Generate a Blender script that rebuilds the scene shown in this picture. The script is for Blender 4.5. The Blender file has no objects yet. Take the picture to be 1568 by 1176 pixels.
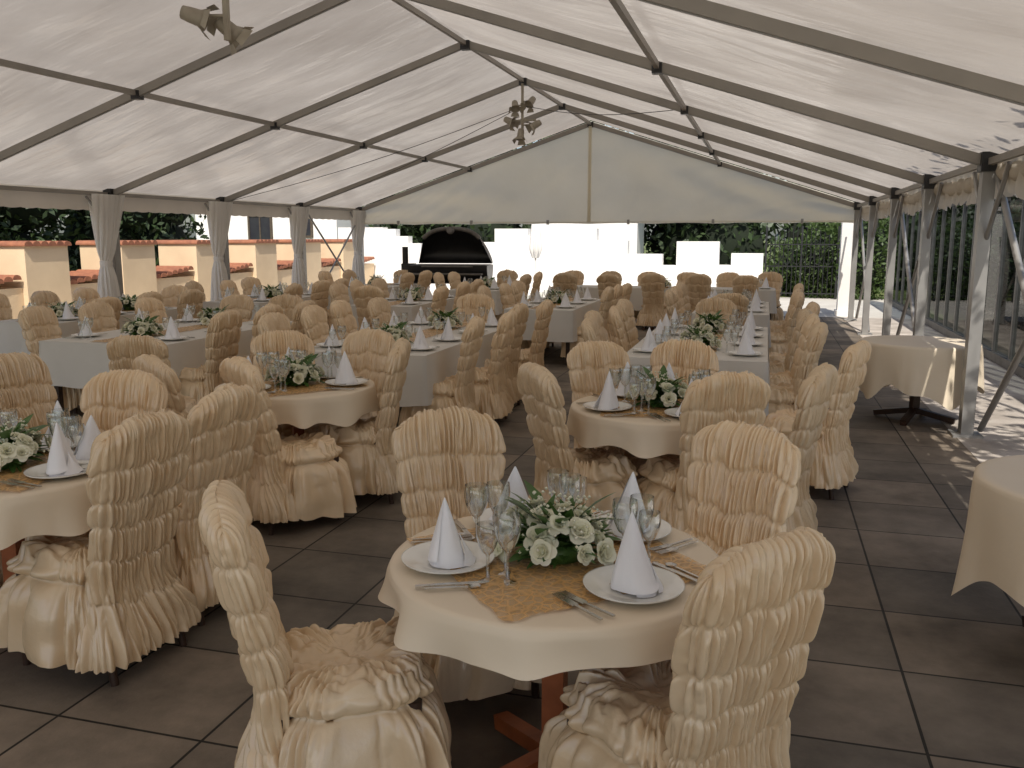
import bpy, math, random
import numpy as np
from mathutils import Vector, Matrix, noise
random.seed(7); np.random.seed(7)
scene=bpy.context.scene
COL=scene.collection
pi=math.pi

# ------------------------------------------------------------ materials
def new_mat(name):
    m=bpy.data.materials.new(name); m.use_nodes=True
    nt=m.node_tree; nt.nodes.clear()
    out=nt.nodes.new('ShaderNodeOutputMaterial')
    return m,nt,out
def mk(name,c1,c2=None,ns=6,rough=.6,metal=0,bump=0,bs=60,transl=0,tcol=None,sheen=0,world=False,spec=.5,rvar=0,objvar=0,detail=4,bdist=.01):
    m,nt,out=new_mat(name); N=nt.nodes; L=nt.links
    p=N.new('ShaderNodeBsdfPrincipled')
    p.inputs['Roughness'].default_value=rough; p.inputs['Metallic'].default_value=metal
    p.inputs['Specular IOR Level'].default_value=spec
    if sheen: p.inputs['Sheen Weight'].default_value=sheen; p.inputs['Sheen Roughness'].default_value=.4
    if world:
        g=N.new('ShaderNodeNewGeometry'); vec=g.outputs['Position']
    else:
        g=N.new('ShaderNodeTexCoord'); vec=g.outputs['Object']
    c2=c2 or tuple(x*.85 for x in c1)
    n=N.new('ShaderNodeTexNoise'); n.inputs['Scale'].default_value=ns; n.inputs['Detail'].default_value=detail
    L.new(vec,n.inputs['Vector'])
    r=N.new('ShaderNodeValToRGB'); r.color_ramp.elements[0].position=.3; r.color_ramp.elements[1].position=.7
    r.color_ramp.elements[0].color=(*c2,1); r.color_ramp.elements[1].color=(*c1,1)
    L.new(n.outputs['Fac'],r.inputs['Fac'])
    colout=r.outputs['Color']
    if objvar:
        oi=N.new('ShaderNodeObjectInfo'); hs=N.new('ShaderNodeHueSaturation')
        mr=N.new('ShaderNodeMapRange'); mr.inputs['To Min'].default_value=1-objvar; mr.inputs['To Max'].default_value=1+objvar*.6
        L.new(oi.outputs['Random'],mr.inputs['Value']); L.new(mr.outputs['Result'],hs.inputs['Value'])
        L.new(colout,hs.inputs['Color']); colout=hs.outputs['Color']
    L.new(colout,p.inputs['Base Color'])
    if rvar:
        mr=N.new('ShaderNodeMapRange'); mr.inputs['To Min'].default_value=rough-rvar; mr.inputs['To Max'].default_value=rough+rvar
        L.new(n.outputs['Fac'],mr.inputs['Value']); L.new(mr.outputs['Result'],p.inputs['Roughness'])
    if bump:
        n2=N.new('ShaderNodeTexNoise'); n2.inputs['Scale'].default_value=bs; n2.inputs['Detail'].default_value=4
        L.new(vec,n2.inputs['Vector'])
        b=N.new('ShaderNodeBump'); b.inputs['Strength'].default_value=bump; b.inputs['Distance'].default_value=bdist
        L.new(n2.outputs['Fac'],b.inputs['Height']); L.new(b.outputs['Normal'],p.inputs['Normal'])
    sh=p.outputs[0]
    if transl:
        t=N.new('ShaderNodeBsdfTranslucent')
        if tcol: t.inputs['Color'].default_value=(*tcol,1)
        else: L.new(colout,t.inputs['Color'])
        mx=N.new('ShaderNodeMixShader'); mx.inputs[0].default_value=transl
        L.new(sh,mx.inputs[1]); L.new(t.outputs[0],mx.inputs[2]); sh=mx.outputs[0]
    L.new(sh,out.inputs['Surface'])
    return m

M_satin=mk('champagne_satin',(.90,.72,.49),(.80,.585,.35),ns=3,rough=.26,bump=.2,bs=45,transl=.10,tcol=(.85,.50,.22),objvar=.12,spec=1.0)
M_darkwood=mk('dark_wood',(.05,.025,.015),(.03,.015,.01),ns=20,rough=.4)
M_cloth=mk('cream_tablecloth',(.88,.76,.59),(.84,.71,.53),ns=2,rough=.5,bump=.12,bs=14,transl=.12)
M_wcloth=mk('white_tablecloth',(.80,.77,.71),(.74,.71,.65),ns=2,rough=.7,bump=.12,bs=14,transl=.12)
M_orangewood=mk('pine_wood',(.40,.12,.04),(.24,.065,.02),ns=9,rough=.35,bump=.1,bs=40)
M_napkin=mk('white_napkin',(.91,.91,.93),(.88,.88,.91),ns=3,rough=.8,bump=.15,bs=30,transl=.12)
M_porc=mk('porcelain',(.82,.81,.76),(.80,.79,.74),ns=3,rough=.12)
M_steel=mk('stainless_steel',(.62,.60,.57),(.5,.5,.48),ns=20,rough=.22,metal=1)
M_alu=mk('aluminium_profile',(.38,.37,.35),(.29,.28,.27),ns=3,rough=.42,metal=.5,rvar=.1)
M_aluD=mk('rafter_aluminium',(.34,.31,.27),(.26,.24,.21),ns=2,rough=.5,metal=.1,rvar=.1)
M_black=mk('black_steel',(.025,.025,.026),(.015,.015,.016),ns=8,rough=.4,rvar=.1)
M_grey=mk('grey_metal',(.20,.19,.18),(.13,.12,.11),ns=8,rough=.45,metal=.3)
M_lamp=mk('lamp_housing',(.40,.36,.28),(.30,.26,.2),ns=8,rough=.5)
M_curt=mk('white_curtain',(.86,.83,.78),(.80,.77,.72),ns=2,rough=.8,transl=.3)
M_val=mk('valance_fabric',(.74,.67,.56),(.64,.58,.48),ns=1.5,rough=.7,transl=.3)
M_gable=mk('gable_fabric',(.88,.83,.70),(.82,.77,.64),ns=1.2,rough=.6,bump=.4,bs=1.6,bdist=.10,transl=.5)
M_stucco=mk('peach_stucco',(.74,.57,.37),(.66,.50,.32),ns=2,rough=.9,bump=.4,bs=60,world=True)
M_white=mk('white_render',(.86,.84,.80),(.80,.78,.74),ns=1.5,rough=.9,bump=.3,bs=40,world=True)
M_tile=mk('terracotta_tile',(.36,.14,.07),(.24,.09,.05),ns=9,rough=.8,bump=.3,bs=40,world=True)
M_win=mk('window_glass_dark',(.03,.035,.04),(.02,.02,.03),ns=3,rough=.08)
M_bark=mk('bark',(.10,.075,.05),(.06,.045,.03),ns=12,rough=.9,bump=.6,bs=30)
M_leafD=mk('foliage_dark',(.045,.075,.022),(.02,.035,.012),ns=1.3,rough=.55,world=True)
M_leafL=mk('foliage_light',(.10,.15,.04),(.05,.09,.02),ns=1.3,rough=.5,transl=.35,world=True)
M_core=mk('light_blocking_core',(.012,.02,.008),(.008,.012,.005),ns=3,rough=1,world=True)  # dark filler solids added inside the leaf clumps to block light
M_leafB=mk('bouquet_leaf',(.10,.20,.045),(.04,.09,.02),ns=12,rough=.35,transl=.2)
M_petal=mk('white_petal',(.90,.88,.74),(.84,.83,.62),ns=20,rough=.6,transl=.2)
M_pave=mk('light_paving',(.60,.57,.51),(.50,.47,.42),ns=1.4,rough=.85,bump=.3,bs=30,world=True)
M_pave2=mk('sun_toned_paving',(.56,.50,.44),(.30,.26,.22),ns=2.4,rough=.85,bump=.3,bs=30,world=True,detail=7)  # slab colour raised to paint in bright sun patches; mottling is stains
M_grass=mk('lawn',(.16,.19,.055),(.10,.12,.04),ns=.8,rough=.95,bump=.8,bs=50,world=True,bdist=.03)
M_roofred=mk('clay_roof',(.36,.13,.07),(.24,.09,.05),ns=4,rough=.85,world=True)

m,nt,out=new_mat('gold_organza'); N=nt.nodes;L=nt.links
tc=N.new('ShaderNodeTexCoord'); vo=N.new('ShaderNodeTexVoronoi'); vo.inputs['Scale'].default_value=34; vo.feature='DISTANCE_TO_EDGE'
L.new(tc.outputs['Object'],vo.inputs['Vector'])
rp=N.new('ShaderNodeValToRGB'); rp.color_ramp.elements[0].position=.02; rp.color_ramp.elements[1].position=.16
rp.color_ramp.elements[0].color=(.85,.85,.85,1); rp.color_ramp.elements[1].color=(.42,.42,.42,1)
L.new(vo.outputs['Distance'],rp.inputs['Fac'])
p=N.new('ShaderNodeBsdfPrincipled'); p.inputs['Base Color'].default_value=(.66,.38,.13,1); p.inputs['Roughness'].default_value=.35
tr=N.new('ShaderNodeBsdfTransparent'); mx=N.new('ShaderNodeMixShader')
L.new(rp.outputs['Color'],mx.inputs[0]); L.new(tr.outputs[0],mx.inputs[1]); L.new(p.outputs[0],mx.inputs[2]); L.new(mx.outputs[0],out.inputs['Surface'])
M_gold=m
def thin_glass(name,base,gain,tint=(1,1,1),blend=.35,pw_=2.2):
    m,nt,out=new_mat(name); N=nt.nodes;L=nt.links
    lw=N.new('ShaderNodeLayerWeight'); lw.inputs['Blend'].default_value=blend
    pw=N.new('ShaderNodeMath'); pw.operation='POWER'; pw.inputs[1].default_value=pw_
    ma=N.new('ShaderNodeMath'); ma.operation='MULTIPLY_ADD'; ma.inputs[1].default_value=gain; ma.inputs[2].default_value=base; ma.use_clamp=True
    L.new(lw.outputs['Facing'],pw.inputs[0]); L.new(pw.outputs[0],ma.inputs[0])
    tr=N.new('ShaderNodeBsdfTransparent'); tr.inputs[0].default_value=(*tint,1)
    gl=N.new('ShaderNodeBsdfGlossy'); gl.inputs['Roughness'].default_value=.02
    mx=N.new('ShaderNodeMixShader'); L.new(ma.outputs[0],mx.inputs[0]); L.new(tr.outputs[0],mx.inputs[1]); L.new(gl.outputs[0],mx.inputs[2])
    L.new(mx.outputs[0],out.inputs['Surface']); return m
M_glass=thin_glass('drinking_glass',.14,1.2,(.93,.95,.94),.5,1.3)
M_pane=thin_glass('glass_pane',.04,.3,(.22,.25,.25))

# roof fabric
m,nt,out=new_mat('pvc_roof_fabric'); N=nt.nodes;L=nt.links
g=N.new('ShaderNodeNewGeometry'); mp=N.new('ShaderNodeMapping'); mp.inputs['Scale'].default_value=(.5,.9,.5)
L.new(g.outputs['Position'],mp.inputs['Vector'])
n=N.new('ShaderNodeTexNoise'); n.inputs['Scale'].default_value=1.3; n.inputs['Detail'].default_value=6; n.inputs['Roughness'].default_value=.6; L.new(mp.outputs[0],n.inputs['Vector'])
r=N.new('ShaderNodeValToRGB'); r.color_ramp.elements[0].position=.3; r.color_ramp.elements[1].position=.72
r.color_ramp.elements[0].color=(.42,.37,.32,1); r.color_ramp.elements[1].color=(.56,.505,.445,1); L.new(n.outputs['Fac'],r.inputs['Fac'])
p=N.new('ShaderNodeBsdfPrincipled'); p.inputs['Roughness'].default_value=.22; p.inputs['Specular IOR Level'].default_value=1.0; L.new(r.outputs['Color'],p.inputs['Base Color'])
bn=N.new('ShaderNodeTexNoise'); bn.inputs['Scale'].default_value=1.5; bn.inputs['Detail'].default_value=3
mp2=N.new('ShaderNodeMapping'); mp2.inputs['Scale'].default_value=(.35,1.8,.6); L.new(g.outputs['Position'],mp2.inputs['Vector']); L.new(mp2.outputs[0],bn.inputs['Vector'])
b=N.new('ShaderNodeBump'); b.inputs['Strength'].default_value=.8; b.inputs['Distance'].default_value=.09; L.new(bn.outputs['Fac'],b.inputs['Height']); L.new(b.outputs['Normal'],p.inputs['Normal'])
t=N.new('ShaderNodeBsdfTranslucent'); L.new(r.outputs['Color'],t.inputs['Color'])
mx=N.new('ShaderNodeMixShader'); mx.inputs[0].default_value=.46; L.new(p.outputs[0],mx.inputs[1]); L.new(t.outputs[0],mx.inputs[2]); L.new(mx.outputs[0],out.inputs['Surface'])
M_roof=m

# floor slabs
m,nt,out=new_mat('concrete_slabs'); N=nt.nodes;L=nt.links
g=N.new('ShaderNodeNewGeometry')
br=N.new('ShaderNodeTexBrick'); br.offset=0; br.inputs['Scale'].default_value=1; br.inputs['Brick Width'].default_value=.6; br.inputs['Row Height'].default_value=.6
br.inputs['Mortar Size'].default_value=.006; br.inputs['Mortar Smooth'].default_value=.1
br.inputs['Color1'].default_value=(.25,.20,.15,1); br.inputs['Color2'].default_value=(.135,.115,.092,1); br.inputs['Mortar'].default_value=(.015,.013,.010,1)
L.new(g.outputs['Position'],br.inputs['Vector'])
n=N.new('ShaderNodeTexNoise'); n.inputs['Scale'].default_value=1.6; n.inputs['Detail'].default_value=8; n.inputs['Roughness'].default_value=.65; L.new(g.outputs['Position'],n.inputs['Vector'])
mr=N.new('ShaderNodeMapRange'); mr.inputs['From Min'].default_value=.3; mr.inputs['From Max'].default_value=.7; mr.inputs['To Min'].default_value=.45; mr.inputs['To Max'].default_value=1.3; L.new(n.outputs['Fac'],mr.inputs['Value'])
mul=N.new('ShaderNodeMix'); mul.data_type='RGBA'; mul.blend_type='MULTIPLY'; mul.inputs[0].default_value=1
L.new(br.outputs['Color'],mul.inputs[6]); L.new(mr.outputs['Result'],mul.inputs[7])
p=N.new('ShaderNodeBsdfPrincipled'); L.new(mul.outputs[2],p.inputs['Base Color']); p.inputs['Specular IOR Level'].default_value=.35
mr2=N.new('ShaderNodeMapRange'); mr2.inputs['To Min'].default_value=.8; mr2.inputs['To Max'].default_value=.5; L.new(n.outputs['Fac'],mr2.inputs['Value']); L.new(mr2.outputs['Result'],p.inputs['Roughness'])
n3=N.new('ShaderNodeTexNoise'); n3.inputs['Scale'].default_value=70; n3.inputs['Detail'].default_value=4; L.new(g.outputs['Position'],n3.inputs['Vector'])
ad=N.new('ShaderNodeMath'); ad.operation='MULTIPLY_ADD'; ad.inputs[1].default_value=-3; L.new(br.outputs['Fac'],ad.inputs[0]); L.new(n3.outputs['Fac'],ad.inputs[2])
b=N.new('ShaderNodeBump'); b.inputs['Strength'].default_value=.35; b.inputs['Distance'].default_value=.004; L.new(ad.outputs[0],b.inputs['Height']); L.new(b.outputs['Normal'],p.inputs['Normal'])
L.new(p.outputs[0],out.inputs['Surface'])
M_floor=m

# ------------------------------------------------------------ mesh builder
class MB:
    def __init__(s): s.v=[];s.f=[];s.m=[];s.s=[]
    def add(s,vs,fs,mi=0,sm=False):
        o=len(s.v); s.v.extend([tuple(a) for a in vs])
        for f in fs: s.f.append(tuple(o+i for i in f)); s.m.append(mi); s.s.append(sm)
    def box(s,c,d,mi=0,M=None):
        x,y,z=d[0]/2,d[1]/2,d[2]/2
        vs=[Vector((a*x,b*y,e*z)) for a in(-1,1) for b in(-1,1) for e in(-1,1)]
        if M is not None: vs=[M@q for q in vs]
        vs=[q+Vector(c) for q in vs]
        s.add(vs,[(0,1,3,2),(4,6,7,5),(0,4,5,1),(2,3,7,6),(0,2,6,4),(1,5,7,3)],mi)
    def beam(s,a,b,w,h,mi=0,up=(0,0,1)):
        a=Vector(a);b=Vector(b);d=(b-a).normalized(); r=d.cross(Vector(up))
        if r.length<1e-4: r=Vector((1,0,0))
        r.normalize(); u=r.cross(d)
        vs=[q+r*i*w/2+u*j*h/2 for q in(a,b) for i,j in((-1,-1),(1,-1),(1,1),(-1,1))]
        s.add(vs,[(3,2,1,0),(4,5,6,7),(0,1,5,4),(1,2,6,5),(2,3,7,6),(3,0,4,7)],mi)
    def tube(s,a,b,r1,r2=None,n=10,mi=0,cap=True):
        r2=r1 if r2 is None else r2
        a=Vector(a);b=Vector(b);d=(b-a).normalized(); r=d.cross(Vector((0,0,1)))
        if r.length<1e-4: r=Vector((1,0,0))
        r.normalize();u=r.cross(d)
        vs=[q+(r*math.cos(2*pi*i/n)+u*math.sin(2*pi*i/n))*R for q,R in((a,r1),(b,r2)) for i in range(n)]
        s.add(vs,[(i,(i+1)%n,n+(i+1)%n,n+i) for i in range(n)],mi,True)
        if cap: s.add(vs,[tuple(range(n-1,-1,-1)),tuple(range(n,2*n))],mi)
    def lathe(s,pr,n=24,c=(0,0,0),mi=0,M=None):
        vs=[]
        for R,z in pr:
            for i in range(n):
                q=Vector((R*math.cos(2*pi*i/n),R*math.sin(2*pi*i/n),z))
                if M is not None:q=M@q
                vs.append(q+Vector(c))
        fs=[(k*n+i,k*n+(i+1)%n,(k+1)*n+(i+1)%n,(k+1)*n+i) for k in range(len(pr)-1) for i in range(n)]
        s.add(vs,fs,mi,True)
    def grid(s,rows,closed=False,mi=0,sm=True):
        n=len(rows[0]); vs=[q for r in rows for q in r]
        c=n if closed else n-1
        fs=[(k*n+i,k*n+(i+1)%n,(k+1)*n+(i+1)%n,(k+1)*n+i) for k in range(len(rows)-1) for i in range(c)]
        s.add(vs,fs,mi,sm)
    def mesh(s,name,mats):
        me=bpy.data.meshes.new(name); me.from_pydata(s.v,[],s.f)
        for mm in mats: me.materials.append(mm)
        me.polygons.foreach_set('material_index',s.m); me.polygons.foreach_set('use_smooth',s.s); me.update()
        return me
def ob(name,me,loc=(0,0,0),rz=0,sc=(1,1,1),parent=None):
    o=bpy.data.objects.new(name,me); COL.objects.link(o); o.location=loc; o.rotation_euler=(0,0,rz); o.scale=sc
    if parent: o.parent=parent
    return o
def empty(name):
    o=bpy.data.objects.new(name,None); COL.objects.link(o); return o
def nz(x,y,z=0): return noise.noise(Vector((x,y,z)))

# ------------------------------------------------------------ chair
def stadium(p,w,t):
    S=2*(w-t); C=pi*t; P=2*S+2*C; d=(p%1)*P
    if d<S: return (-(w-t)+d,-t,0,-1)
    d-=S
    if d<C:
        a=-pi/2+d/t; return ((w-t)+t*math.cos(a),t*math.sin(a),math.cos(a),math.sin(a))
    d-=C
    if d<S: return ((w-t)-d,t,0,1)
    d-=S; a=pi/2+d/t
    return (-(w-t)+t*math.cos(a),t*math.sin(a),math.cos(a),math.sin(a))
def sstep(a,b,x):
    x=max(0,min(1,(x-a)/(b-a))); return x*x*(3-2*x)
def fold(ph,sk=.7,e=.9):
    f=(ph/(2*pi))%1.0
    f=f**sk
    return math.sin(pi*f)**e if 0<f<1 else 0
def chair_mesh(seed):
    mb=MB(); N_=440; so=seed*13.7
    seams=[1.2,.84+.012*math.sin(so),.725+.012*math.sin(so*2),.61+.012*math.cos(so),.48,.31,.0]
    lv=[(z,0.0) for z in np.linspace(.09,.925,110)]+[(.925+.062*math.sin(th),th) for th in np.linspace(.14,pi/2-.03,10)]
    rows=[]; nf=42; ph0=random.Random(seed).uniform(0,6)
    for z,th in lv:
        w=.178+.034*sstep(.5,.95,z)+.07*sstep(.42,.1,z)
        t=.030+.05*sstep(.42,.1,z)
        kk=math.cos(th); row=[]
        for i in range(N_):
            p=i/N_
            ca,sa=math.cos(2*pi*p),math.sin(2*pi*p)
            zz=z+.028*nz(ca*2.0,sa*2.0,so)+.008*nz(ca*9,sa*9,so)
            for b in range(len(seams)-1):
                if seams[b]>=zz>seams[b+1]: break
            hb=(seams[b]-seams[b+1]) if b else .16
            du=seams[b]-zz if b else 9; dl=zz-seams[b+1]
            dist=max(0,min(du,dl))
            pin=1-math.exp(-(dist/.010)**1.2)
            if b>=4: pin=.6+.4*pin
            fr=max(0,min(1,dl/hb))
            ph=ph0+nf*2*pi*p+1.2*nz(ca*4,sa*4,so+b*2.7)+5.5*nz(ca*1.6,sa*1.6,z*2.2+so)+2.4*nz(ca*5,sa*5,z*5+so)
            if b>=5: ph=ph0+nf*pi*p+(2.4*nz(ca*4,sa*4,so)+2.2*nz(ca*2.5,sa*2.5,z*3+so))
            big=sstep(.36,.1,z)
            fv=fold(ph,.72,.85)
            av=min(1.35,.35+1.6*abs(nz(ca*7,sa*7,z*4+so+4)))
            ph3=ph*2.1+4*nz(ca*9,sa*9,z*8+so)
            tiny=fold(ph3,.8,.8)
            ph4=z*120+5*nz(ca*5,sa*5,z*6+so)
            d=.003+(.023+.022*big)*fv*av*(.45+.55*pin)+.006*tiny*(.4+.6*abs(nz(ca*6,sa*6,z*8)))+.003*math.sin(ph4)*max(0,nz(ca*4,sa*4,z*7+so+2))
            d+=.014*nz(ca*1.8,sa*1.8,z*5+so+9)+.007*nz(ca*5,sa*5,z*10+so)
            d-=.0065*(1-pin)
            x,y,nx,ny=stadium(p,w,t)
            x+=nx*d; y+=ny*d
            wx=max(-1,min(1,x/(w+.03)))
            zt=z
            if th>0:
                y*=kk; x*=1-.12*(1-kk); zt+=.9*(d-.01)*math.sin(th)
            arch=.045*(1-abs(wx)**2.4)*sstep(.6,.95,z)-.035*abs(wx)**6*sstep(.8,.95,z)
            yc=-.205-.10*max(0,(z-.45)/.5)**1.1 - .025*(1-wx*wx)*sstep(.5,.9,z)
            row.append((x,y+yc,zt+arch-.005*fv*av))
        rows.append(row)
    mb.grid(rows,True,0)
    top=rows[-1]; n=N_; t=.030; S=2*(.212-t); P=2*S+2*pi*t
    iC=int(round(n*(S+pi*t/2)/P)); fs=[]
    for i in range(0,n//2-1):
        fs.append(((iC+i)%n,(iC+i+1)%n,(iC-i-1)%n,(iC-i)%n))
    mb.add(list(top),fs,0,True)
    Ns=320; rows=[]
    def sq(p,h):
        a=2*pi*p; c,s_=math.cos(a),math.sin(a); e=.55
        return h*math.copysign(abs(c)**e,c),h*math.copysign(abs(s_)**e,s_)
    prof=[(.0,.475,0)]
    for r_ in np.linspace(.08,1,30): prof.append((r_,.480-.018*r_**4,0))
    for z in np.linspace(.455,.40,10): prof.append((1+.05*(1-((z-.4275)/.0275)**2),z,1))
    for z in np.linspace(.393,.10,48): prof.append((1,z,2))
    nf2=32
    for r_,z,kind in prof:
        row=[]
        for i in range(Ns):
            p=i/Ns; a=2*pi*p; ca,sa=math.cos(a),math.sin(a)
            bx,by=sq(p,.205)
            ph=nf2*a+4.5*nz(ca*2.5,sa*2.5,so)+2.2*nz(ca*3,sa*3,so+z*8)+4.0*nz(ca*2.4,sa*2.4,r_*3)
            fv=fold(ph)
            av=min(1.6,.35+2*abs(nz(ca*4,sa*4,so+r_)))
            if kind==0:
                x,y=bx*r_,by*r_; zz=z+.030*fv*sstep(.25,.95,r_)*av+.020*nz(x*8,y*8,so)+.030*abs(nz(x*16,y*16,so+2))+.008*abs(nz(x*40,y*40,so))
            elif kind==1:
                k=r_+.16*fv*math.sin(pi*(z-.39)/.075)*av; x,y=bx*k,by*k; zz=z+.018*nz(ca*5,sa*5,so)
            else:
                f=(.393-z)/.293
                ph2=nf2*.5*a+3.8*nz(ca*2.2,sa*2.2,so+1)+1.9*nz(ca*2,sa*2,z*5+so)
                ph5=nf2*1.2*a+4*nz(ca*3,sa*3,z*4+so+5)
                fl=fold(ph2)*(.55+1.5*abs(nz(ca*3,sa*3,so+6)))
                k=1.0+.20*f**.8+(1-f)**2*.22*fv*av*(1-math.exp(-f*12))+.32*f**.6*fl+.05*fold(ph5)*(1-.5*f)*min(1,f*6)+.06*math.sin(pi*f)+.05*nz(ca*4,sa*4,z*9+so)
                x,y=bx*k,by*k; zz=z+f*(.055*nz(ca*1.5,sa*1.5,so+3)-.01+.012*nz(ca*8,sa*8,so))
            row.append((x,y+.02,zz))
        rows.append(row)
    mb.grid(rows,True,0)
    for sx in(-1,1):
        mb.tube((sx*.19,.2,0),(sx*.18,.19,.4),.016,.022,8,1)
        mb.tube((sx*.18,-.26,0),(sx*.17,-.2,.4),.016,.022,8,1)
    mb.box((0,0,.41),(.34,.36,.05),1)
    return mb.mesh('banquet_chair',[M_satin,M_darkwood])
CH=[chair_mesh(i+1) for i in range(5)]
def chair(bx,by,tx,ty,j=0.0,k=None):
    d=Vector((tx-bx,ty-by)); d.normalize()
    a=math.atan2(-d.x,d.y)+random.uniform(-j,j)
    d=Vector((-math.sin(a),math.cos(a)))
    o=ob('banquet_chair',random.choice(CH) if k is None else CH[k],(bx+d.x*.30,by+d.y*.30,0),a)
    s=random.uniform(.97,1.02); o.scale=(s,s,random.uniform(.98,1.02))
    return o

# ------------------------------------------------------------ tables
def round_table_mesh(R,drop,seed,mat,corner=0,nw=9,name='round_table',legs=None):
    mb=MB(); N_=200; rows=[]
    for r_ in (.02,.5,.9,.97): rows.append([(R*r_*math.cos(2*pi*i/N_),R*r_*math.sin(2*pi*i/N_),.752) for i in range(N_)])
    for k in range(1,24):
        f=k/23; row=[]
        for i in range(N_):
            a=2*pi*i/N_; ca,sa=math.cos(a),math.sin(a)
            ph=nw*a+2.4*nz(ca*1.5,sa*1.5,seed)
            wv=(.5+.5*math.sin(ph))**1.3
            r=R+.010*math.sin(pi/2*min(1,f*4))+(f**1.1)*(.050*wv*(.5+abs(nz(ca*2,sa*2,seed+8))*1.6)-.010+.02*nz(ca*3,sa*3,seed+f))
            dd=drop*(1+.2*nz(ca*2,sa*2,seed+5)+.2*(wv-.5))
            if corner: dd+=corner*abs(math.cos(2*a))**3
            z=.752-.006*min(1,f*6)-dd*max(0,f-.03)
            row.append((r*ca,r*sa,z))
        rows.append(row)
    mb.grid(rows,True,0)
    mb.add([(R*.02*math.cos(2*pi*i/N_),R*.02*math.sin(2*pi*i/N_),.752) for i in range(N_)],[tuple(range(N_))],0)
    mb.lathe([(0.001,.748),(R-.01,.748),(R-.01,.72),(.001,.72)],48,mi=1)
    mb.box((0,0,.39),(.068,.068,.66),1)
    for a in range(4):
        c,s_=math.cos(a*pi/2+.78),math.sin(a*pi/2+.78)
        mb.beam((0,0,.10),(c*.36,s_*.36,.03),.055,.05,1)
    return mb.mesh(name,[mat,legs or M_orangewood])
RT=[round_table_mesh(.50,.115,3.1,M_cloth,0,8),round_table_mesh(.51,.17,8.3,M_cloth,0,10)]
RTlong=round_table_mesh(.52,.40,5.2,M_cloth,.14,8,'side_table',M_darkwood)
def rect_table_mesh(w,l,drop,seed):
    mb=MB(); rows=[]; per=[]
    n1,n2=40,90
    for i in range(n1): per.append((-w/2+w*i/n1,-l/2,0,-1))
    for i in range(n2): per.append((w/2,-l/2+l*i/n2,1,0))
    for i in range(n1): per.append((w/2-w*i/n1,l/2,0,1))
    for i in range(n2): per.append((-w/2,l/2-l*i/n2,-1,0))
    mb.add([(x,y,.752) for x,y,_,_ in per],[tuple(range(len(per)))],0)
    for k in range(16):
        f=k/15; row=[]
        for x,y,nx,ny in per:
            d=.004+f*(.03*(.5+.5*math.sin((x+y*1.3)*13+3*nz(x*2,y*2,seed)))+.01)
            row.append((x+nx*d,y+ny*d,.752-drop*f*(1+.05*nz(x*3,y*3,seed))))
        rows.append(row)
    mb.grid(rows,True,0)
    for sx in(-1,1):
        for sy in(-1,0,1): mb.box((sx*(w/2-.08),sy*(l/2-.1),.37),(.05,.05,.74),1)
    return mb.mesh('banquet_table',[M_wcloth,M_darkwood])

def overlay_mesh(w,l,seed):
    mb=MB(); nx,ny=max(8,int(w*50)),max(8,int(l*50)); rows=[]
    for j in range(ny+1):
        rows.append([(-w/2+w*i/nx+.012*nz(i*.3,j*.3,seed),-l/2+l*j/ny+.012*nz(i*.3,j*.3,seed+7),.757+.010*abs(nz(i*.35,j*.35,seed+3))) for i in range(nx+1)])
    mb.grid(rows,False,0); return mb.mesh('gold_table_runner',[M_gold])
OV=overlay_mesh(.70,.70,2.2)

mb=MB(); mb.lathe([(.001,.004),(.07,.003),(.085,.006),(.10,.015),(.136,.021),(.140,.0225),(.137,.017),(.10,.009),(.08,.0),(.001,0)],48); ME_plate=mb.mesh('dinner_plate',[M_porc])
def napkin(seed):
    mb=MB(); n=60; H=.20
    rows=[]
    for k in range(28):
        f=k/27; row=[]
        for i in range(n+1):
            a=2.35*pi*i/n+seed
            sp=.006*(i/n)*(1-f)
            R=.062*(1-f)**.9+.0015+sp
            lob=1+.16*math.cos(2*a+.4)+.09*math.cos(3*a+seed)*(1-f)+.07*nz(math.cos(a)*2,math.sin(a)*2,seed+f*2)
            edge=.014*math.sin(a*1.0+1)*(1-f)
            R*=lob
            row.append((R*math.cos(a)+.010*f*math.sin(seed),R*math.sin(a)+.006*f,max(0,H*f+edge*min(1,f*8)+(.02*(i/n)**6)*(1-f))))
        rows.append(row)
    mb.grid(rows,False,0)
    rows=[]
    for k in range(10):
        f=k/9
        rows.append([((.064+.018*(1-f))*(1-.45*f)*math.cos(4.2+u*(1-f)),(.064+.018*(1-f))*(1-.45*f)*math.sin(4.2+u*(1-f)),.001+f*.085+.004*math.sin(u*6)) for u in np.linspace(-.75,.75,12)])
    mb.grid(rows,False,0)
    return mb.mesh('folded_napkin',[M_napkin])
NP=[napkin(1.3),napkin(4.4),napkin(2.6)]
def glass(H,R,name):
    mb=MB(); st=H*.48
    pr=[(.034,.001),(.033,.003),(.012,.006),(.005,.012),(.0045,st*.9),(.008,st)]
    for k in range(1,13):
        f=k/12; pr.append((R*math.sin(pi*(.08+.56*f))**.75,st+(H-st)*f))
    mb.lathe(pr,28); return mb.mesh(name,[M_glass])
GW=glass(.20,.038,'wine_glass'); GW2=glass(.17,.033,'white_wine_glass')
mb=MB(); mb.beam((0,-.11,.004),(0,0,.004),.014,.006); mb.add([(-.008,0,.003),(.009,0,.003),(.010,.07,.003),(.004,.105,.003),(-.008,.10,.003),(-.008,0,.006),(.009,0,.006),(.010,.07,.005),(.004,.105,.005),(-.008,.10,.005)],[(4,3,2,1,0),(5,6,7,8,9),(0,1,6,5),(1,2,7,6),(2,3,8,7),(3,4,9,8),(4,0,5,9)]); ME_knife=mb.mesh('table_knife',[M_steel])
mb=MB(); mb.beam((0,-.10,.004),(0,.01,.005),.009,.004); mb.beam((0,.005,.005),(0,.045,.006),.022,.003)
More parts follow.
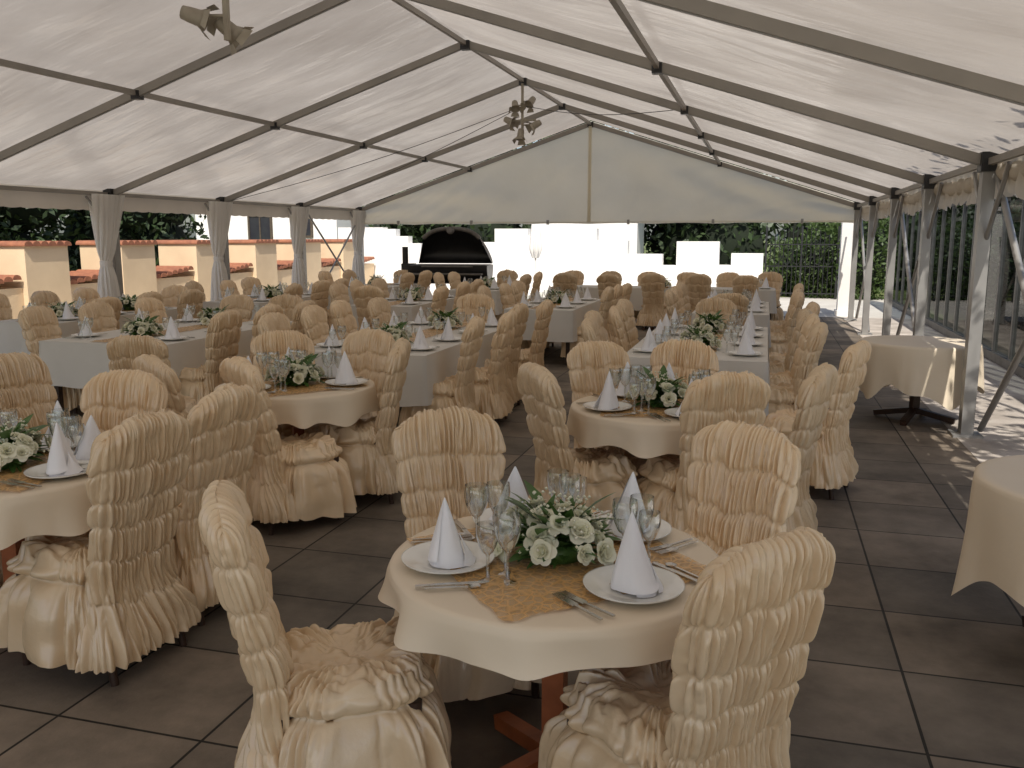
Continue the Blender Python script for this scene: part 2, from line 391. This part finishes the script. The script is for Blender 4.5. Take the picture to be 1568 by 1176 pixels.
for i in range(4): mb.beam((-.0095+i*.0063,.04,.006),(-.0095+i*.0063,.092,.009),.0032,.0025)
ME_fork=mb.mesh('table_fork',[M_steel])
mb=MB(); mb.beam((0,-.08,.004),(0,.04,.005),.008,.004); mb.lathe([(.001,.001),(.012,.003),(.017,.008)],16,(0,.058,0)); ME_spoon=mb.mesh('dessert_spoon',[M_steel])

def bouquet(seed):
    rng=random.Random(seed); mb=MB()
    def leaf(p,d,L,W,mi):
        d=d.normalized(); s=d.cross(Vector((0,0,1)))
        if s.length<.01: s=Vector((1,0,0))
        s.normalize(); s=(s+Vector([rng.uniform(-.4,.4) for _ in range(3)])).normalized(); u=s.cross(d)
        pts=[]
        for k,(f,wf) in enumerate([(0,.05),(.3,.8),(.6,1),(.85,.5),(1,.03)]):
            c=p+d*L*f-u*(.25*L*f*f)
            pts+= [c-s*W*wf/2+u*.1*W*wf,c,c+s*W*wf/2+u*.1*W*wf]
        fs=[]
        for k in range(4):
            for j in range(2): fs.append((k*3+j,k*3+j+1,k*3+j+4,k*3+j+3))
        mb.add(pts,fs,mi,True)
    for i in range(260):
        a=rng.uniform(0,2*pi); e=rng.uniform(-.05,1.35)
        d=Vector((math.cos(a)*math.cos(e),math.sin(a)*math.cos(e),math.sin(e)))
        base=Vector((0,0,.03))+Vector((d.x*.10,d.y*.10,d.z*.06))*rng.uniform(.4,1.2)
        leaf(base,d+Vector((rng.uniform(-.5,.5),rng.uniform(-.5,.5),rng.uniform(-.2,.3))),rng.uniform(.05,.105),rng.uniform(.016,.034),0)
    for i in range(9):
        a=rng.uniform(0,2*pi); d=Vector((math.cos(a),math.sin(a),rng.uniform(.3,1.6)))
        leaf(Vector((d.x*.05,d.y*.05,.10)),d,rng.uniform(.13,.18),.05,0)
    def flower(c,n_,R,op0):
        n_=n_.normalized(); s=n_.orthogonal().normalized(); t_=n_.cross(s)
        for ring,(cnt,op,ln) in enumerate([(5,1.0,1),(5,.62,.92),(4,.32,.8),(3,.12,.66)]):
            for k in range(cnt):
                a=2*pi*k/cnt+ring*.6+rng.uniform(-.2,.2); r=s*math.cos(a)+t_*math.sin(a); q=n_.cross(r)
                L_=R*ln*rng.uniform(.9,1.1); rows=[]
                for j in range(5):
                    f=j/4; ang=op*op0*(.35+.9*f)
                    cen=c+r*(R*.10+L_*f*math.sin(ang))+n_*(L_*f*math.cos(ang))
                    ww=R*.62*math.sin(pi*(.16+.66*f))
                    rows.append([cen-q*ww-r*.30*ww,cen-q*ww*.5-r*.05*ww,cen+r*.08*ww,cen+q*ww*.5-r*.05*ww,cen+q*ww-r*.30*ww])
                mb.grid(rows,False,1)
    nf_=24
    for i in range(nf_):
        a=2*pi*i*.618+rng.uniform(-.4,.4); e=math.asin(min(1,.06+.94*((i+.5)/nf_)))
        d=Vector((math.cos(a)*math.cos(e),math.sin(a)*math.cos(e),math.sin(e)))
        c=Vector((d.x*.155,d.y*.155,.035+d.z*.10))*rng.uniform(.85,1.1)
        flower(c,d+Vector((rng.uniform(-.3,.3),rng.uniform(-.3,.3),.2)),rng.uniform(.028,.050),rng.uniform(.7,1.25))
    for i in range(110):
        a=rng.uniform(0,2*pi); e=rng.uniform(.05,1.4); d=Vector((math.cos(a)*math.cos(e),math.sin(a)*math.cos(e),math.sin(e)))
        q_=rng.uniform(.9,1.15); c=Vector((d.x*.18,d.y*.18,.04+d.z*.14))*q_; r=.006
        vs=[c+Vector(q)*r for q in((1,0,0),(-1,0,0),(0,1,0),(0,-1,0),(0,0,1),(0,0,-1))]
        mb.add(vs,[(0,2,4),(2,1,4),(1,3,4),(3,0,4),(2,0,5),(1,2,5),(3,1,5),(0,3,5)],1,True)
    mb.lathe([(.001,.001),(.08,.001),(.09,.05),(.001,.06)],20,mi=0)
    return mb.mesh('flower_centerpiece',[M_leafB,M_petal])
FL=[bouquet(1),bouquet(2)]

def setting(px,py,dx,dy,z=.755,full=True):
    a=math.atan2(dx,-dy)
    R=lambda x,y:(px+x*math.cos(a)-y*math.sin(a),py+x*math.sin(a)+y*math.cos(a))
    ob('dinner_plate',ME_plate,(px,py,z+.002),random.random()*6)
    ob('folded_napkin',random.choice(NP),(px,py,z+.010),random.random()*6,(1,1,random.uniform(.95,1.08)))
    x,y=R(.18,.0); ob('table_knife',ME_knife,(x,y,z+.003),a+random.uniform(-.08,.08))
    x,y=R(-.175,.0); ob('table_fork',ME_fork,(x,y,z+.003),a+random.uniform(-.08,.08))
    if full:
        x,y=R(-.205,.005); ob('table_fork',ME_fork,(x,y,z+.003),a+random.uniform(-.08,.08))
        x,y=R(.205,-.005); ob('dessert_spoon',ME_spoon,(x,y,z+.003),a+random.uniform(-.08,.08))
        x,y=R(.19+random.uniform(-.01,.01),.15); ob('wine_glass',GW,(x,y,z),0)
    x,y=R(.12+random.uniform(-.01,.01),.155); ob('wine_glass',GW,(x,y,z),0)
    x,y=R(.16,.09+random.uniform(-.01,.01)); ob('white_wine_glass',GW2,(x,y,z),0)

def round_table(cx,cy,chairs,k=0,rot=.4,srad=.34):
    ob('round_table',RT[k%2],(cx,cy,0),k*1.3)
    ob('gold_table_runner',OV,(cx,cy,0),rot)
    ob('flower_centerpiece',FL[k%2],(cx,cy,.756),k*2.1)
    for c in chairs:
        bx,by=c[:2]
        if len(c)>2: chair(bx,by,bx+math.sin(c[2]),by+math.cos(c[2]))
        else: chair(bx,by,cx,cy,.08)
        d=Vector((bx-cx,by-cy)).normalized()
        setting(cx+d.x*srad,cy+d.y*srad,d.x,d.y)

T1=(-.575,2.51); T2=(-.55,5.06); T3=(-2.95,5.14); T4=(-3.08,2.92)
round_table(*T1,[(-1.43,2.10,1.02),(.03,2.06,-.85),(-1.21,3.30),(-.04,3.32)],0,.75,.33)
round_table(*T2,[(.29,4.83),(-.16,4.50),(-1.16,4.60),(-1.02,5.60),(-.50,5.95)],1,.2)
round_table(*T3,[(-2.28,5.30),(-3.40,4.34),(-2.75,5.85),(-3.40,5.75)],3,.9)
chair(-2.88,4.42,-2.5,5.0)
round_table(*T4,[(-2.30,2.82,-1.45),(-2.31,3.38,-1.5),(-3.17,3.78),(-4.0,3.1)],5,.1)
chair(.59,6.16,-.4,6.5); chair(-4.2,4.1,-3.4,4.0)
chair(-4.25,5.23,-4.4,6.2)

def banquet(cx,cy,w,l,cl=True,cr=True,near=True,far=True,full=False,gap=.70):
    me=rect_table_mesh(w,l,.42,cx+cy)
    ob('banquet_table',me,(cx,cy,0))
    ob('gold_table_runner',overlay_mesh(.3,l*.96,cx),(cx,cy,0))
    n=int(l/gap+.01)
    for i in range(n):
        y=cy-l/2+(i+.5)*l/n
        for sd,fl in((-1,cl),(1,cr)):
            if fl: chair(cx+sd*(w/2+.34+random.uniform(-.04,.08)),y,cx,y,.12)
            setting(cx+sd*(w/2-.18),y,sd,0,full=full)
    m_=max(1,int(w/.65))
    for i in range(m_):
        x=cx-w/2+(i+.5)*w/m_
        if near: chair(x,cy-l/2-.34,x,cy,.1)
        if far: chair(x,cy+l/2+.34,x,cy,.1)
    for i in range(max(1,int(l/1.2))):
        ob('flower_centerpiece',random.choice(FL),(cx,cy-l/2+(i+.5)*l/max(1,int(l/1.2)),.757),i)
banquet(-3.25,8.1,1.2,2.8,near=False)
banquet(-.52,8.5,1.15,2.8,near=False)
banquet(-5.85,7.9,1.35,2.4,near=False)
banquet(-8.1,9.3,.9,2.4,near=False)
for cx in(-7.6,-5.2,-2.9,-.4): banquet(cx,12.6,.95,2.3,near=(cx in(-5.2,-.4)),far=False,gap=.76)
for cx in(-7.4,-5.1): banquet(cx,16.2,.95,2.0,near=False,gap=.9)
banquet(-1.9,17.2,4.2,.8,cl=False,cr=False,near=False,far=False)
for i in range(6): chair(-3.8+i*.78,17.95,-3.8+i*.78,17,.08)
for i in range(5): chair(-3.6+i*.82,16.3,-3.6+i*.82,17,.1)
ob('side_table',RTlong,(1.42,8.95,0),.4)
ob('side_table',RTlong,(1.40,3.9,0),1.4)

# ------------------------------------------------------------ tent
XC,HW,D,B=-3.78,5.53,19.5,2.79
XL,XR=XC-HW,XC+HW
ZE,ZR=2.33,4.13
NFR=9
frames=[D-B*i for i in range(NFR)]
tent=empty('marquee_tent')
def zr(x): return ZR-(ZR-ZE)*abs(x-XC)/HW
mb=MB()
for sd in(-1,1):
    rows=[]
    ny=(NFR-1)*16
    for j in range(ny+1):
        y=frames[-1]+(D-frames[-1])*j/ny
        row=[]
        for i in range(41):
            f=i/40; x=XC+sd*(HW+.06)*f
            sag=.045*math.sin(pi*((j%16)/16))*(math.sin(pi*f*2)**2)
            row.append((x,y,zr(x)+.075-sag+.02*nz(x*1.1,y*1.8,2)*math.sin(pi*((j%16)/16))))
        rows.append(row)
    mb.grid(rows,False,0)
ob('roof_fabric',mb.mesh('roof_fabric',[M_roof]),parent=tent)
mb=MB()
for y in frames:
    for sd in(-1,1):
        mb.beam((XC,y,ZR),(XC+sd*HW,y,ZE),.055,.085,0)
        mb.beam((XC,y,ZR-.047),(XC+sd*HW,y,ZE-.047),.018,.012,1)
        mb.box((XC+sd*HW*.5,y,zr(XC+HW*.5)-.02),(.09,.10,.09),2)
        mb.box((XC+sd*HW,y,1.17),(.10,.13,2.34),1)
        mb.box((XC+sd*HW,y,.012),(.24,.24,.024),1)
        mb.box((XC+sd*HW,y,2.33),(.14,.16,.16),2)
    mb.box((XC,y,ZR-.02),(.12,.10,.11),2)
for x in(XC,XC-HW*.5,XC+HW*.5,XL,XR):
    mb.beam((x,frames[-1],zr(x)),(x,D,zr(x)),.042,.055,0)
ob('frame',mb.mesh('frame',[M_aluD,M_alu,M_black]),parent=tent)
mb=MB()
for a,b in((frames[5],frames[4]),(frames[3],frames[2]),(frames[1],frames[0])):
    mb.tube((XR+.06,a,.06),(XR+.06,b,2.28),.026,mi=0); mb.tube((XR+.115,b,.06),(XR+.115,a,2.28),.026,mi=0)
for y in frames[:-1]:
    mb.tube((XR+.02,y,1.65),(XR+.02,y-.6,2.28),.02,mi=0); mb.tube((XR+.02,y,1.65),(XR+.02,y+.6,2.28),.02,mi=0)
    mb.tube((XL,y,1.75),(XL,y-.5,2.28),.018,mi=0)
a,b=frames[1],frames[0]
mb.tube((XL+.05,a,.06),(XL+.05,b,2.28),.02); mb.tube((XL+.09,b,.06),(XL+.09,a,2.28),.02)
ob('wind_braces',mb.mesh('wind_braces',[M_alu]),parent=tent)
mb=MB()
for x,s_ in((XL-.07,-1),(XR+.07,1)):
    rows=[]; ny=1100
    for k in range(9):
        f=k/8; row=[]
        for j in range(ny+1):
            y=frames[-1]+(D-frames[-1])*j/ny
            sc=abs(math.sin(pi*y/.28))
            if s_<0: d=.014*nz(y*4,f,1)*f; ln=.30+.012*sc
            else: d=.045*math.sin(y*24+4*nz(y*2,0,0))*f*(.4+nz(y*3,1,1))+.03*nz(y*6,f*2,4); ln=.34+.05*sc+.05*nz(y*1.3,0,7)
            row.append((x+d,y,2.40-ln*f))
        rows.append(row)
    mb.grid(rows,False,0)
rows=[]
for j in range(700):
    y=frames[-1]+(D-frames[-1])*j/699
    R=.055+.02*nz(y*3,0,3)+.012*abs(math.sin(y*17+3*nz(y*3,0,0)))
    zc=2.22+.02*math.cos((y-D)*2*pi/B)+.02*nz(y*2,4,4)
    rows.append([(XR+.10+R*math.cos(a),y,zc+R*1.2*math.sin(a)) for a in np.linspace(0,2*pi,13)[:-1]])
mb.grid(rows,True,0)
ob('valance',mb.mesh('valance',[M_val]),parent=tent)
mb=MB(); rows=[]; nx=160
for k in range(32):
    f=k/31; row=[]
    for i in range(nx+1):
        x=XL+(XR-XL)*i/nx; zt=zr(x)+.06; zb=1.99+.02*abs(math.sin(pi*(x-XL)/1.38))*1
        z=zb+(zt-zb)*f
        u=(x-XC)/HW
        d=.035*math.sin(14*u+5*f+2*nz(u*2,f*2,1))*math.sin(pi*f)+.05*nz(u*5,f*3,3)+.02*nz(u*16-f*6,f*2,5)
        row.append((x,D+.04+d,z))
    rows.append(row)
mb.grid(rows,False,0)
ob('gable_panel',mb.mesh('gable_panel',[M_gable]),parent=tent)
mb=MB()
mb.box((XC,D-.05,3.05),(.07,.02,2.05),0)
mb.tube((XL,D-.04,2.03),(XR,D-.04,2.03),.010,mi=0)
for i in range(6):
    mb.box((XL+1.0+i*1.8,D-.05,2.03),(.05,.05,.10),1)
ob('gable_seam',mb.mesh('gable_seam',[M_gable,M_alu]),parent=tent)
def curtain_mesh(seed,W):
    mb=MB(); rows=[]; n=160
    for k in range(70):
        z=2.32-2.28*k/69
        if z>1.32: f=(z-1.32)/1.0; w=.055+(W-.055)*f**.9; t=.05+.03*f; yo=W*.35*f
        else: f=(1.32-z)/1.3; w=.055+.16*f**.6; t=.05+.08*f**.6; yo=0
        row=[]
        for i in range(n):
            p=i/n; x,y,nx,ny=stadium(p,max(w,t+.001),t)
            fd=fold(13*2*pi*p+3*nz(math.cos(2*pi*p)*3,math.sin(2*pi*p)*3,seed+z*.8))*.035*min(1,.4+3*abs(z-1.32))
            row.append((y+ny*fd,x+nx*fd+yo,z))
        rows.append(row)
    mb.grid(rows,True,0); mb.lathe([(.085,1.29),(.09,1.33),(.085,1.37)],16,mi=0); return mb.mesh('curtain',[M_curt])
CU=curtain_mesh(1,.30)
for y in frames[:7]:
    ob('tied_curtain',CU,(XL+.02,y-.22,0),parent=tent)

def spot_cluster(name,x,y,ztop,cans):
    mb=MB(); zb=min(c[2] for c in cans)-.1
    mb.beam((x,y,ztop),(x,y,zb),.035,.035,0)
    mb.beam((x-.22,y,zb+.32),(x+.22,y,zb+.32),.03,.03,0)
    for cx,cy,cz,az,el in cans:
        R=Matrix.Rotation(az,4,'Z')@Matrix.Rotation(el,4,'X')
        mb.tube((x,y,cz),(x+cx,y+cy,cz),.012,mi=0)
        c=Vector((x+cx,y+cy,cz))
        mb.lathe([(.001,-.08),(.045,-.08),(.052,-.03),(.056,.04),(.078,.08),(.076,.08),(.052,.04),(.001,.03)],16,c,0,R)
        for k in range(4):
            a=k*pi/2; q=[Vector((math.cos(a)*.074-math.sin(a)*s*.05,math.sin(a)*.074+math.cos(a)*s*.05,.08)) for s in(-1,1)]
            q+=[Vector((math.cos(a)*.11-math.sin(a)*s*.07,math.sin(a)*.11+math.cos(a)*s*.07,.13)) for s in(1,-1)]
            mb.add([c+R@v for v in q],[(0,1,2,3)],1)
    return ob(name,mb.mesh(name,[M_lamp,M_lamp]))
spot_cluster('spotlight_rig',XC,frames[2]-.05,ZR-.05,[(-.22,0,3.52,1.2,2.0),(.22,0,3.45,-1.0,2.1),(-.12,0,3.75,.4,2.4),(.14,0,3.8,-.4,2.3),(0,-.1,3.30,0,2.8)])
spot_cluster('spotlight_rig',XC+.18,frames[5],ZR-.05,[(-.22,-.05,3.20,1.9,1.9),(-.05,.08,3.14,2.4,2.2)])
mb=MB()
for tgt in((XL,frames[2],2.3),(XL,frames[1],2.3),(XC+HW*.5,frames[3],zr(XC+HW*.5))):
    a=Vector((XC,frames[2],3.75)); b_=Vector(tgt); pr=a
    for k in range(1,13):
        f=k/12; q=a.lerp(b_,f)-Vector((0,0,.10*math.sin(pi*f))); mb.tube(pr,q,.005,n=5,cap=False); pr=q
ob('power_cable',mb.mesh('power_cable',[M_black]))

# ------------------------------------------------------------ ground
def plane(name,x0,x1,y0,y1,z,mat):
    mb=MB(); mb.add([(x0,y0,z),(x1,y0,z),(x1,y1,z),(x0,y1,z)],[(0,1,2,3)]); return ob(name,mb.mesh(name,[mat]))
plane('ground',-400,400,-400,400,-.02,M_grass)
plane('floor_paving',-11.9,6,-3.2,20.2,0,M_floor)
plane('added_pale_paving',1.80,14,-3.2,5.6,.004,M_pave)  # pale ground added to bounce light onto the front chairs
plane('added_pale_paving',1.66,3.1,5.6,20.2,.004,M_pave2)  # strip coloured paler than the slabs so it looks sunlit
plane('added_pale_paving',-11.6,-9.45,-3.2,20.2,.004,M_pave)  # strip made pale to brighten reflections in the roof fabric
plane('bounce_paving',-16,14,-30,-3.2,0,M_pave)  # unseen pale ground behind the camera, added as a light reflector
plane('terrace_paving',-16,3.4,20.2,26.5,0,M_pave)

# ------------------------------------------------------------ foliage
def foliage(name,clumps,n,size,mat,trunks=(),core=True,seed=0,rmin=.72):
    rng=np.random.default_rng(seed); C=np.array(clumps,float)
    vol=(C[:,3]*C[:,4]+C[:,4]*C[:,5]+C[:,3]*C[:,5]); idx=rng.choice(len(C),n,p=vol/vol.sum())
    d=rng.normal(size=(n,3)); d/=np.linalg.norm(d,axis=1)[:,None]
    rad=rng.uniform(rmin,1.12,n)
    P=C[idx,:3]+d*C[idx,3:6]*rad[:,None]
    P[:,2]=np.maximum(P[:,2],.03)
    a=rng.normal(size=(n,3)); a/=np.linalg.norm(a,axis=1)[:,None]
    b=np.cross(a,rng.normal(size=(n,3))); b/=np.linalg.norm(b,axis=1)[:,None]
    s=size*rng.uniform(.6,1.3,n)[:,None]
    V=np.stack([P-a*s,P-b*s*.45,P+a*s,P+b*s*.45],1).reshape(-1,3)
    F=np.arange(len(V)).reshape(-1,4)
    mb=MB(); mb.v=[tuple(v) for v in V.tolist()]; mb.f=[tuple(f) for f in F.tolist()]; mb.m=[0]*n; mb.s=[False]*n
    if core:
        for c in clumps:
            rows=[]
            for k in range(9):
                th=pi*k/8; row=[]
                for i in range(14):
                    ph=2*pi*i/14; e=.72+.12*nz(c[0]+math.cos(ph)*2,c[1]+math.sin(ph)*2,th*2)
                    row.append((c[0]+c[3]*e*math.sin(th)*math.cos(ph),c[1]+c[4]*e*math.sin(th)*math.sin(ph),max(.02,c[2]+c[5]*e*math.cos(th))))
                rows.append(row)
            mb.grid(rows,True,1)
    for a_,b_,r1,r2 in trunks: mb.tube(a_,b_,r1,r2,10,2)
    return ob(name,mb.mesh(name,[mat,M_core,M_bark]))
rng=random.Random(3)
cl=[];tk=[]
for i in range(11):
    y=1+i*2.0; x=-16.5+rng.uniform(-.8,.8)
    h=rng.uniform(3.5,5.2)
    for k in range(3): cl.append((x+rng.uniform(-.8,.8),y+rng.uniform(-.9,.9),h*(.3+.3*k)+rng.uniform(-.3,.3),1.4,1.5,1.3))
    tk.append(((x,y,0),(x,y,h*.7),.16,.06))
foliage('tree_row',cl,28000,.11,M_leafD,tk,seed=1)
cl=[];tk=[]
for i in range(15):
    x=-15+i*2.0; y=31.5+rng.uniform(-1,1); h=rng.uniform(4,6.5)
    for k in range(3): cl.append((x+rng.uniform(-.8,.8),y+rng.uniform(-.8,.8),h*(.25+.3*k),1.6,1.5,1.5))
    tk.append(((x,y,0),(x,y,h*.7),.18,.06))
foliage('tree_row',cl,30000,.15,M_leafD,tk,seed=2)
cl=[]
for i in range(14):
    y=6+i*1.5; cl.append((5.0+rng.uniform(-.2,.2),y,1.0,.9,1.2,1.25+rng.uniform(-.1,.15)))
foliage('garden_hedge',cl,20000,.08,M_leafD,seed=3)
foliage('flowering_shrub',[(1.6,26.9,.9,.8,.8,1.3),(.8,27.6,.7,.8,.7,.9),(2.6,26.4,1.2,.9,.8,1.4)],8000,.07,M_leafL,seed=4)
tr=[((3.9,4.0,0),(3.7,4.2,2.6),.14,.10),((3.7,4.2,2.6),(2.9,4.8,4.2),.08,.03),((3.7,4.2,2.6),(3.4,6.4,4.6),.07,.03),((3.7,4.2,2.6),(3.2,3.0,4.6),.06,.02),((3.4,6.4,4.6),(2.8,8.2,5.0),.035,.015)]
foliage('overhanging_tree',[(2.8,4.6,4.5,.9,1.4,.7),(2.8,7.0,4.9,.9,1.6,.7),(3.2,3.2,4.8,1.0,1.2,.8),(2.8,9.4,5.2,.8,1.2,.5)],1900,.10,M_leafL,tr,core=False,seed=6,rmin=.1)

# ------------------------------------------------------------ walls
def tile_coping(mb,x0,x1,y0,y1,z,mi,slope=0):
    n=max(1,int(round((y1-y0)/.17)))
    for i in range(n):
        y=y0+(i+.5)*(y1-y0)/n; zz=z+slope*(y-y0)
        a=[]
        for xx in(x0,x1): a.append([(xx,y+.085*math.cos(t_),zz+.06*math.sin(t_)) for t_ in np.linspace(0,pi,7)])
        mb.grid(a,False,mi)
        mb.add([q for q in a[1]],[tuple(range(7))],mi); mb.add([q for q in a[0]],[tuple(range(6,-1,-1))],mi)
        mb.box(((x0+x1)/2,y,zz-.012),(x1-x0,(y1-y0)/n-.002,.024),mi)
mb=MB(); xw=-12.2
y=5.0
while y<25.5:
    L1,L2=.95,1.35
    mb.box((xw,y+L1/2,.78),(.95,L1,1.56),0); tile_coping(mb,xw-.53,xw+.53,y-.04,y+L1+.04,1.585,1)
    mb.box((xw,y+L1+L2/2,.44),(.75,L2-.01,.88),0); tile_coping(mb,xw-.42,xw+.42,y+L1+.05,y+L1+L2-.05,.90,1,.12)
    y+=L1+L2
ob('crenellated_wall',mb.mesh('crenellated_wall',[M_stucco,M_tile]))
mb=MB(); yw=26.0; s=yw/25
def seg(x0,x1,z): mb.box(((x0+x1)/2*s,yw,z/2),((x1-x0)*s-.004,.35,z),0)
seg(-12.6,-11.1,2.0)
for k in range(4): seg(-11.1+k*.4,-10.7+k*.4,1.95-k*.22)
seg(-9.5,-8.4,1.1); seg(-8.4,-7.6,1.55)
seg(-7.6,-6.6,1.95); seg(-6.6,-5.5,1.75); seg(-5.5,-4.6,1.95); seg(-4.6,-3.72,1.6)
seg(-3.72,-2.75,1.22); seg(-2.75,-2.37,.90); seg(-2.37,-1.22,1.58); seg(-1.22,-.9,.92); seg(-.9,-.06,1.25)
ob('white_crenellated_wall',mb.mesh('white_crenellated_wall',[M_white]))
def house(name,x0,x1,y0,y1,h,rh,wins,col):
    mb=MB(); mb.box(((x0+x1)/2,(y0+y1)/2,h/2),(x1-x0,y1-y0,h),0)
    xm=(x0+x1)/2; e=.4
    mb.add([(x0-e,y0-e,h-.1),(x1+e,y0-e,h-.1),(x1+e,y1+e,h-.1),(x0-e,y1+e,h-.1),(xm,y0-e,h+rh),(xm,y1+e,h+rh)],[(0,4,5,3),(1,2,5,4),(0,1,4),(2,3,5),(0,3,2,1)],1)
    for wx,wz,ww,wh in wins:
        mb.box((wx,y0-.01,wz),(ww,.06,wh),2)
        for q in(-1,1): mb.box((wx+q*(ww/2+.035),y0-.02,wz),(.07,.1,wh+.14),3)
        for q in(-1,1): mb.box((wx,y0-.022,wz+q*(wh/2+.035)),(ww-.004,.1,.07),3)
        mb.box((wx,y0-.045,wz),(.05,.03,wh-.01),3)
    return ob(name,mb.mesh(name,[col,M_roofred,M_win,M_bark]))
house('white_house',-19.5,-14.0,27.5,34,4.6,1.8,[(-16.9,1.9,.8,1.0),(-15.3,2.2,.7,.9)],M_white)
house('garden_pavilion',-7.3,-3.9,28,29.6,2.9,.9,[],M_white)
mb=MB(); mb.box((1.72,20.7,1.12),(.32,.32,2.24),0); mb.box((1.72,20.7,2.28),(.42,.42,.08),0); mb.box((1.72,20.7,.06),(.40,.40,.12),0)
ob('white_pillar',mb.mesh('white_pillar',[M_white]))
mb=MB()
gx0,gx1=0.0,1.9
for x in np.linspace(gx0,gx1,17):
    h=1.55+.35*math.sin(pi*(x-gx0)/(gx1-gx0)); mb.tube((x,yw,.08),(x,yw,h),.012,n=6); mb.lathe([(.001,h+.10),(.022,h+.03),(.001,h)],6,(x,yw,0))
for z in(.15,.9,1.5): mb.beam((gx0,yw,z),(gx1,yw,z),.03,.03)
for x in(gx0,(gx0+gx1)/2,gx1): mb.beam((x,yw,0),(x,yw,2.0),.05,.05)
for k in range(6):
    c=Vector((gx0+.3+k*.27,yw-.02,1.2)); pr=None
    for j in range(17):
        q=c+Vector((math.cos(j*pi/8)*.11,0,math.sin(j*pi/8)*.25))
        if pr: mb.tube(pr,q,.008,n=5,cap=False)
        pr=q
ob('wrought_iron_gate',mb.mesh('wrought_iron_gate',[M_black]))
mb=MB(); xf=3.15
ys=np.arange(6.5,25,.9)
for k,y in enumerate(ys):
    mb.box((xf,y,1.13),(.06,.06,2.26),0)
    if k<len(ys)-1: mb.add([(xf,y+.03,.12),(xf,y+.87,.12),(xf,y+.87,2.2),(xf,y+.03,2.2)],[(0,1,2,3)],1)
mb.beam((xf,6.5,2.28),(xf,24.6,2.28),.08,.06,0); mb.beam((xf,6.5,.07),(xf,24.6,.07),.12,.12,0)
ob('glass_windbreak_fence',mb.mesh('glass_windbreak_fence',[M_grey,M_pane]))

mb=MB(); mb.tube((0,0,0),(0,0,2.7),.025); rows=[]
for k in range(20):
    f=k/19; z=2.65-1.5*f; R=.02+.13*f**.7*(1 if f<.85 else 1-.6*(f-.85)/.15)
    rows.append([((R*(1+.3*math.cos(8*2*pi*i/48)))*math.cos(2*pi*i/48),(R*(1+.3*math.cos(8*2*pi*i/48)))*math.sin(2*pi*i/48),z) for i in range(48)])
mb.grid(rows,True,0); mb.lathe([(.001,.06),(.22,.05),(.25,0)],20,mi=1)
ob('closed_parasol',mb.mesh('closed_parasol',[M_white,M_grey]),(-5.9,23,0))

# barbecue grill
mb=MB(); n=20; L_=.78; R_=.40
def half(cz,cy,a0,a1,R,Lh,mi):
    rows=[]
    for x in(-Lh,Lh): rows.append([(x,cy+R*math.cos(a),cz+R*math.sin(a)) for a in np.linspace(a0,a1,n)])
    mb.grid(rows,False,mi)
    for x in(-Lh,Lh): mb.add([(x,cy+R*math.cos(a),cz+R*math.sin(a)) for a in np.linspace(a0,a1,n)],[tuple(range(n))],mi)
half(1.12,0,pi,2*pi,R_,L_,0)
rows=[]; hy,hz=.40,1.14
for x in np.linspace(-L_*.97,L_*.97,17):
    tp=1-.30*(abs(x)/L_)**3
    row=[]
    for a in np.linspace(0,pi,n):
        fr=(1-math.cos(a))/2
        row.append((x*(1-.25*fr),hy+.02+.34*math.sin(a)-.36*fr,hz+.74*fr*tp))
    rows.append(row)
mb.grid(rows,False,0)
for rr in(rows[0],rows[-1]): mb.add(rr,[tuple(range(n))],0)
top=[r_[-1] for r_ in rows]
for a_,b_ in zip(top,top[1:]): mb.tube(a_,b_,.045,n=8,mi=1)
mb.tube((-.5,-.42,1.10),(.5,-.42,1.10),.018,mi=1)
mb.box((0,.0,1.122),(1.5,.74,.012),1)
mb.box((0,-.47,.95),(1.4,.28,.03),1)
mb.tube((-.95,.1,1.0),(-.95,.1,1.5),.06,mi=0); mb.box((-.88,.1,1.02),(.25,.25,.25),0)
for sx in(-1,1):
    for sy in(-1,1): mb.beam((sx*.6,sy*.25,.85),(sx*.68,sy*.32,.0),.05,.05,0)
mb.beam((-.66,0,.25),(.66,0,.25),.6,.03,0)
mb.lathe([(.001,0),(.08,0),(.08,.02),(.001,.02)],20,(0,-.01,1.84),1,Matrix.Rotation(pi/2-.3,4,'X'))
ob('barbecue_grill',mb.mesh('barbecue_grill',[M_black,M_grey]),(-6.45,17.9,0),.15,(1.08,1.1,1.0))

# ------------------------------------------------------------ light
sd=Vector((.16,-.60,.78)).normalized()
w=bpy.data.worlds.new('World'); scene.world=w; w.use_nodes=True
nt=w.node_tree; bg=nt.nodes['Background']; sky=nt.nodes.new('ShaderNodeTexSky'); sky.sky_type='NISHITA'; sky.sun_disc=False
sky.sun_elevation=math.asin(sd.z); sky.sun_rotation=math.atan2(sd.x,sd.y)%(2*pi)
sky.dust_density=2.0
nt.links.new(sky.outputs[0],bg.inputs[0]); bg.inputs[1].default_value=.15
sl=bpy.data.lights.new('sun','SUN'); sl.energy=5; sl.angle=math.radians(.5); sl.color=(1,.95,.87)
so=bpy.data.objects.new('sun',sl); COL.objects.link(so); so.rotation_euler=sd.to_track_quat('Z','Y').to_euler()

cam=bpy.data.cameras.new('camera'); cam.lens=31.0; cam.sensor_width=36; cam.clip_end=1500; cam.clip_start=.05
co=bpy.data.objects.new('camera',cam); COL.objects.link(co); co.location=(0,0,1.72)
co.rotation_euler=(math.radians(90-9.5),0,math.radians(15.9)); scene.camera=co
scene.view_settings.view_transform='Standard'; scene.view_settings.look='None'; scene.view_settings.exposure=0
